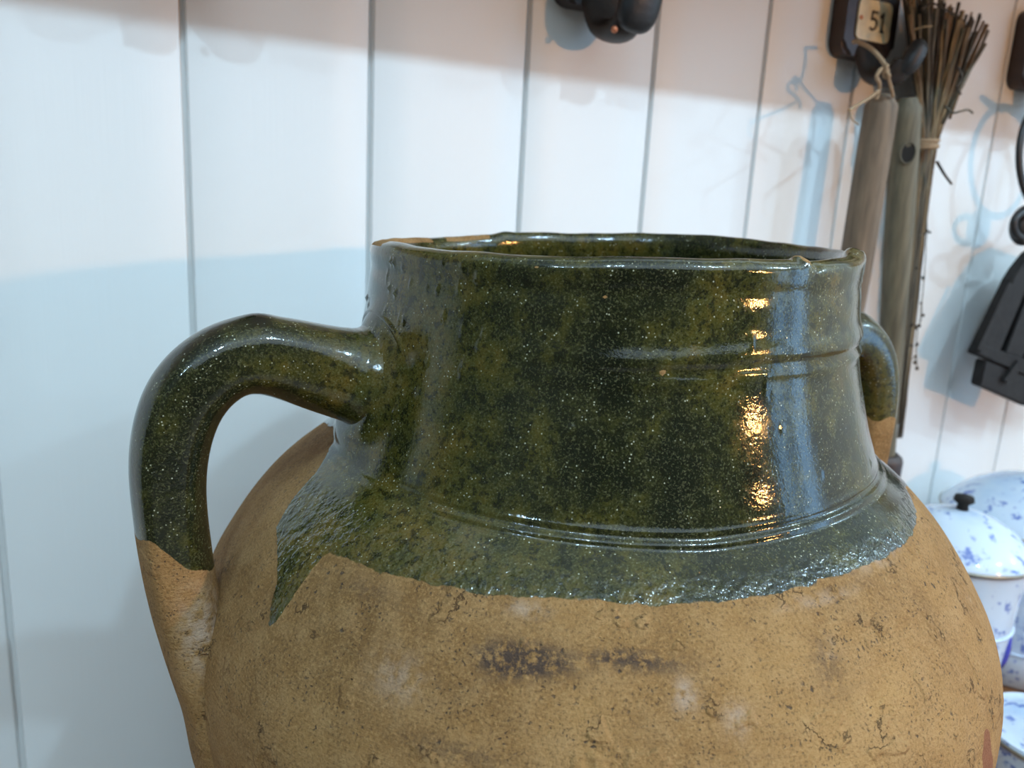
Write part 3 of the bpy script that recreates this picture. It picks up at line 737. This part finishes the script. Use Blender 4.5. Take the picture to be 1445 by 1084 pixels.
slab('foot', [(1376, 505), (1368, 541), (1437, 571), (1447, 548), (1449, 533)], YI - 0.001, 0.012, bev=0.0015)
slab('catch', [(1412, 536), (1420, 540), (1440, 512), (1432, 508)], YI - 0.014, 0.004)
# iron link carrying the ring on its hook
line('link', off([at(1474, 148, YI), at(1480, 135, .512), at(1484, 124, .505), at(1490, 136, .512), at(1484, 150, YI)], g0), 0.0025, M_IRON, ir)

# ------------------------------------------------------------------ blue and white china
def pot(name, label, px, py, Y, r, top_z, mat, lid_h, body, knob=None, bands=(), strokes=None):
    c = at(px, py, Y); c.z = BENCH; h = top_z - BENCH
    t = thing(name, label, 'pot', c, 'blue and white china on the bench')
    bm = bmesh.new()
    lathe(bm, [(0.0, 0.0)] + [(r * a, h * b) for a, b in body] + [(0.0, h * 0.985)], 64); obj('body', bm, mat, t, angle=50)
    bm = bmesh.new()
    rl = r * 1.0
    pr = [(0, h * .985), (rl * 1.00, h * 1.00), (rl * 1.035, h + 0.002), (rl * 1.02, h + 0.005), (rl * .92, h + lid_h * .30), (rl * .74, h + lid_h * .58), (rl * .5, h + lid_h * .82), (rl * .25, h + lid_h * .95), (0, h + lid_h)]
    lathe(bm, pr, 64); obj('lid', bm, mat, t, angle=50)
    bm = bmesh.new(); pts = [Vector((rl * 1.035 * math.cos(a), rl * 1.035 * math.sin(a), h + 0.001)) for a in np.linspace(0, PI2, 65)]
    tube(bm, pts, 0.0016, 8, cap=False); obj('rim_band', bm, M_CHROME, t)
    for bz, br in bands:
        bm = bmesh.new(); pts = [Vector((r * br * math.cos(a), r * br * math.sin(a), h * bz)) for a in np.linspace(0, PI2, 65)]
        tube(bm, pts, 0.0016, 8, cap=False); obj('moulding', bm, mat, t)
    if knob:
        bm = bmesh.new(); lathe(bm, [(0, h + lid_h - .002), (knob * .6, h + lid_h), (knob * .5, h + lid_h + knob * .5), (knob, h + lid_h + knob * .9), (knob * .9, h + lid_h + knob * 1.4), (0, h + lid_h + knob * 1.6)], 24)
        obj('knob', bm, M_BORE, t)
    if strokes:
        for a0, z0, ln, tilt in strokes:
            bm = bmesh.new(); pts = []
            for q in np.linspace(0, 1, 7):
                a = a0 + tilt * q * 0.25; z = h * z0 + ln * q
                rr_ = np.interp(z / h, [b for a_, b in body], [a_ for a_, b in body]) * r
                pts.append(Vector((rr_ * math.cos(a), rr_ * math.sin(a), z)))
            tube(bm, pts, [0.0008, .0022, .003, .0032, .003, .002, .0008], 6); obj('brush_stroke', bm, M_BLUE, t)
    return t
BODY1 = [(0.62, 0.0), (0.66, 0.02), (0.78, 0.15), (0.86, 0.35), (0.90, 0.60), (0.93, 0.80), (0.97, 0.92), (1.0, 0.985)]
BODY2 = [(0.72, 0.0), (0.78, 0.03), (0.90, 0.14), (0.95, 0.22), (0.955, 0.30), (0.98, 0.6), (1.0, 0.985)]
pot('lidded_pot', 'blue and white lidded pot with dark knob right behind the jar', 1348, 772, .43, 0.063, at(1348, 772, .43).z, M_CHINA[0], 0.038, BODY1, 0.009, bands=((.62, .91),),
    strokes=[(math.radians(-120 + 9 * k), 0.40 + 0.03 * (k % 2), 0.030, 0.5) for k in range(0, 40, 1) if k % 5 < 3])
pot('lidded_pot', 'larger blue flowered china pot with shallow lid against the wall, right edge', 1462, 730, .455, 0.088, at(1462, 730, .455).z, M_CHINA[1], 0.046, BODY2, 0.010, bands=((.28, .955),))
pot('lidded_pot', 'low blue and white china dish at the lower right corner beside the jar', 1490, 1040, .30, 0.052, at(1490, 1040, .30).z, M_CHINA[2], 0.012, BODY2, 0.008, bands=((.5, .97),))
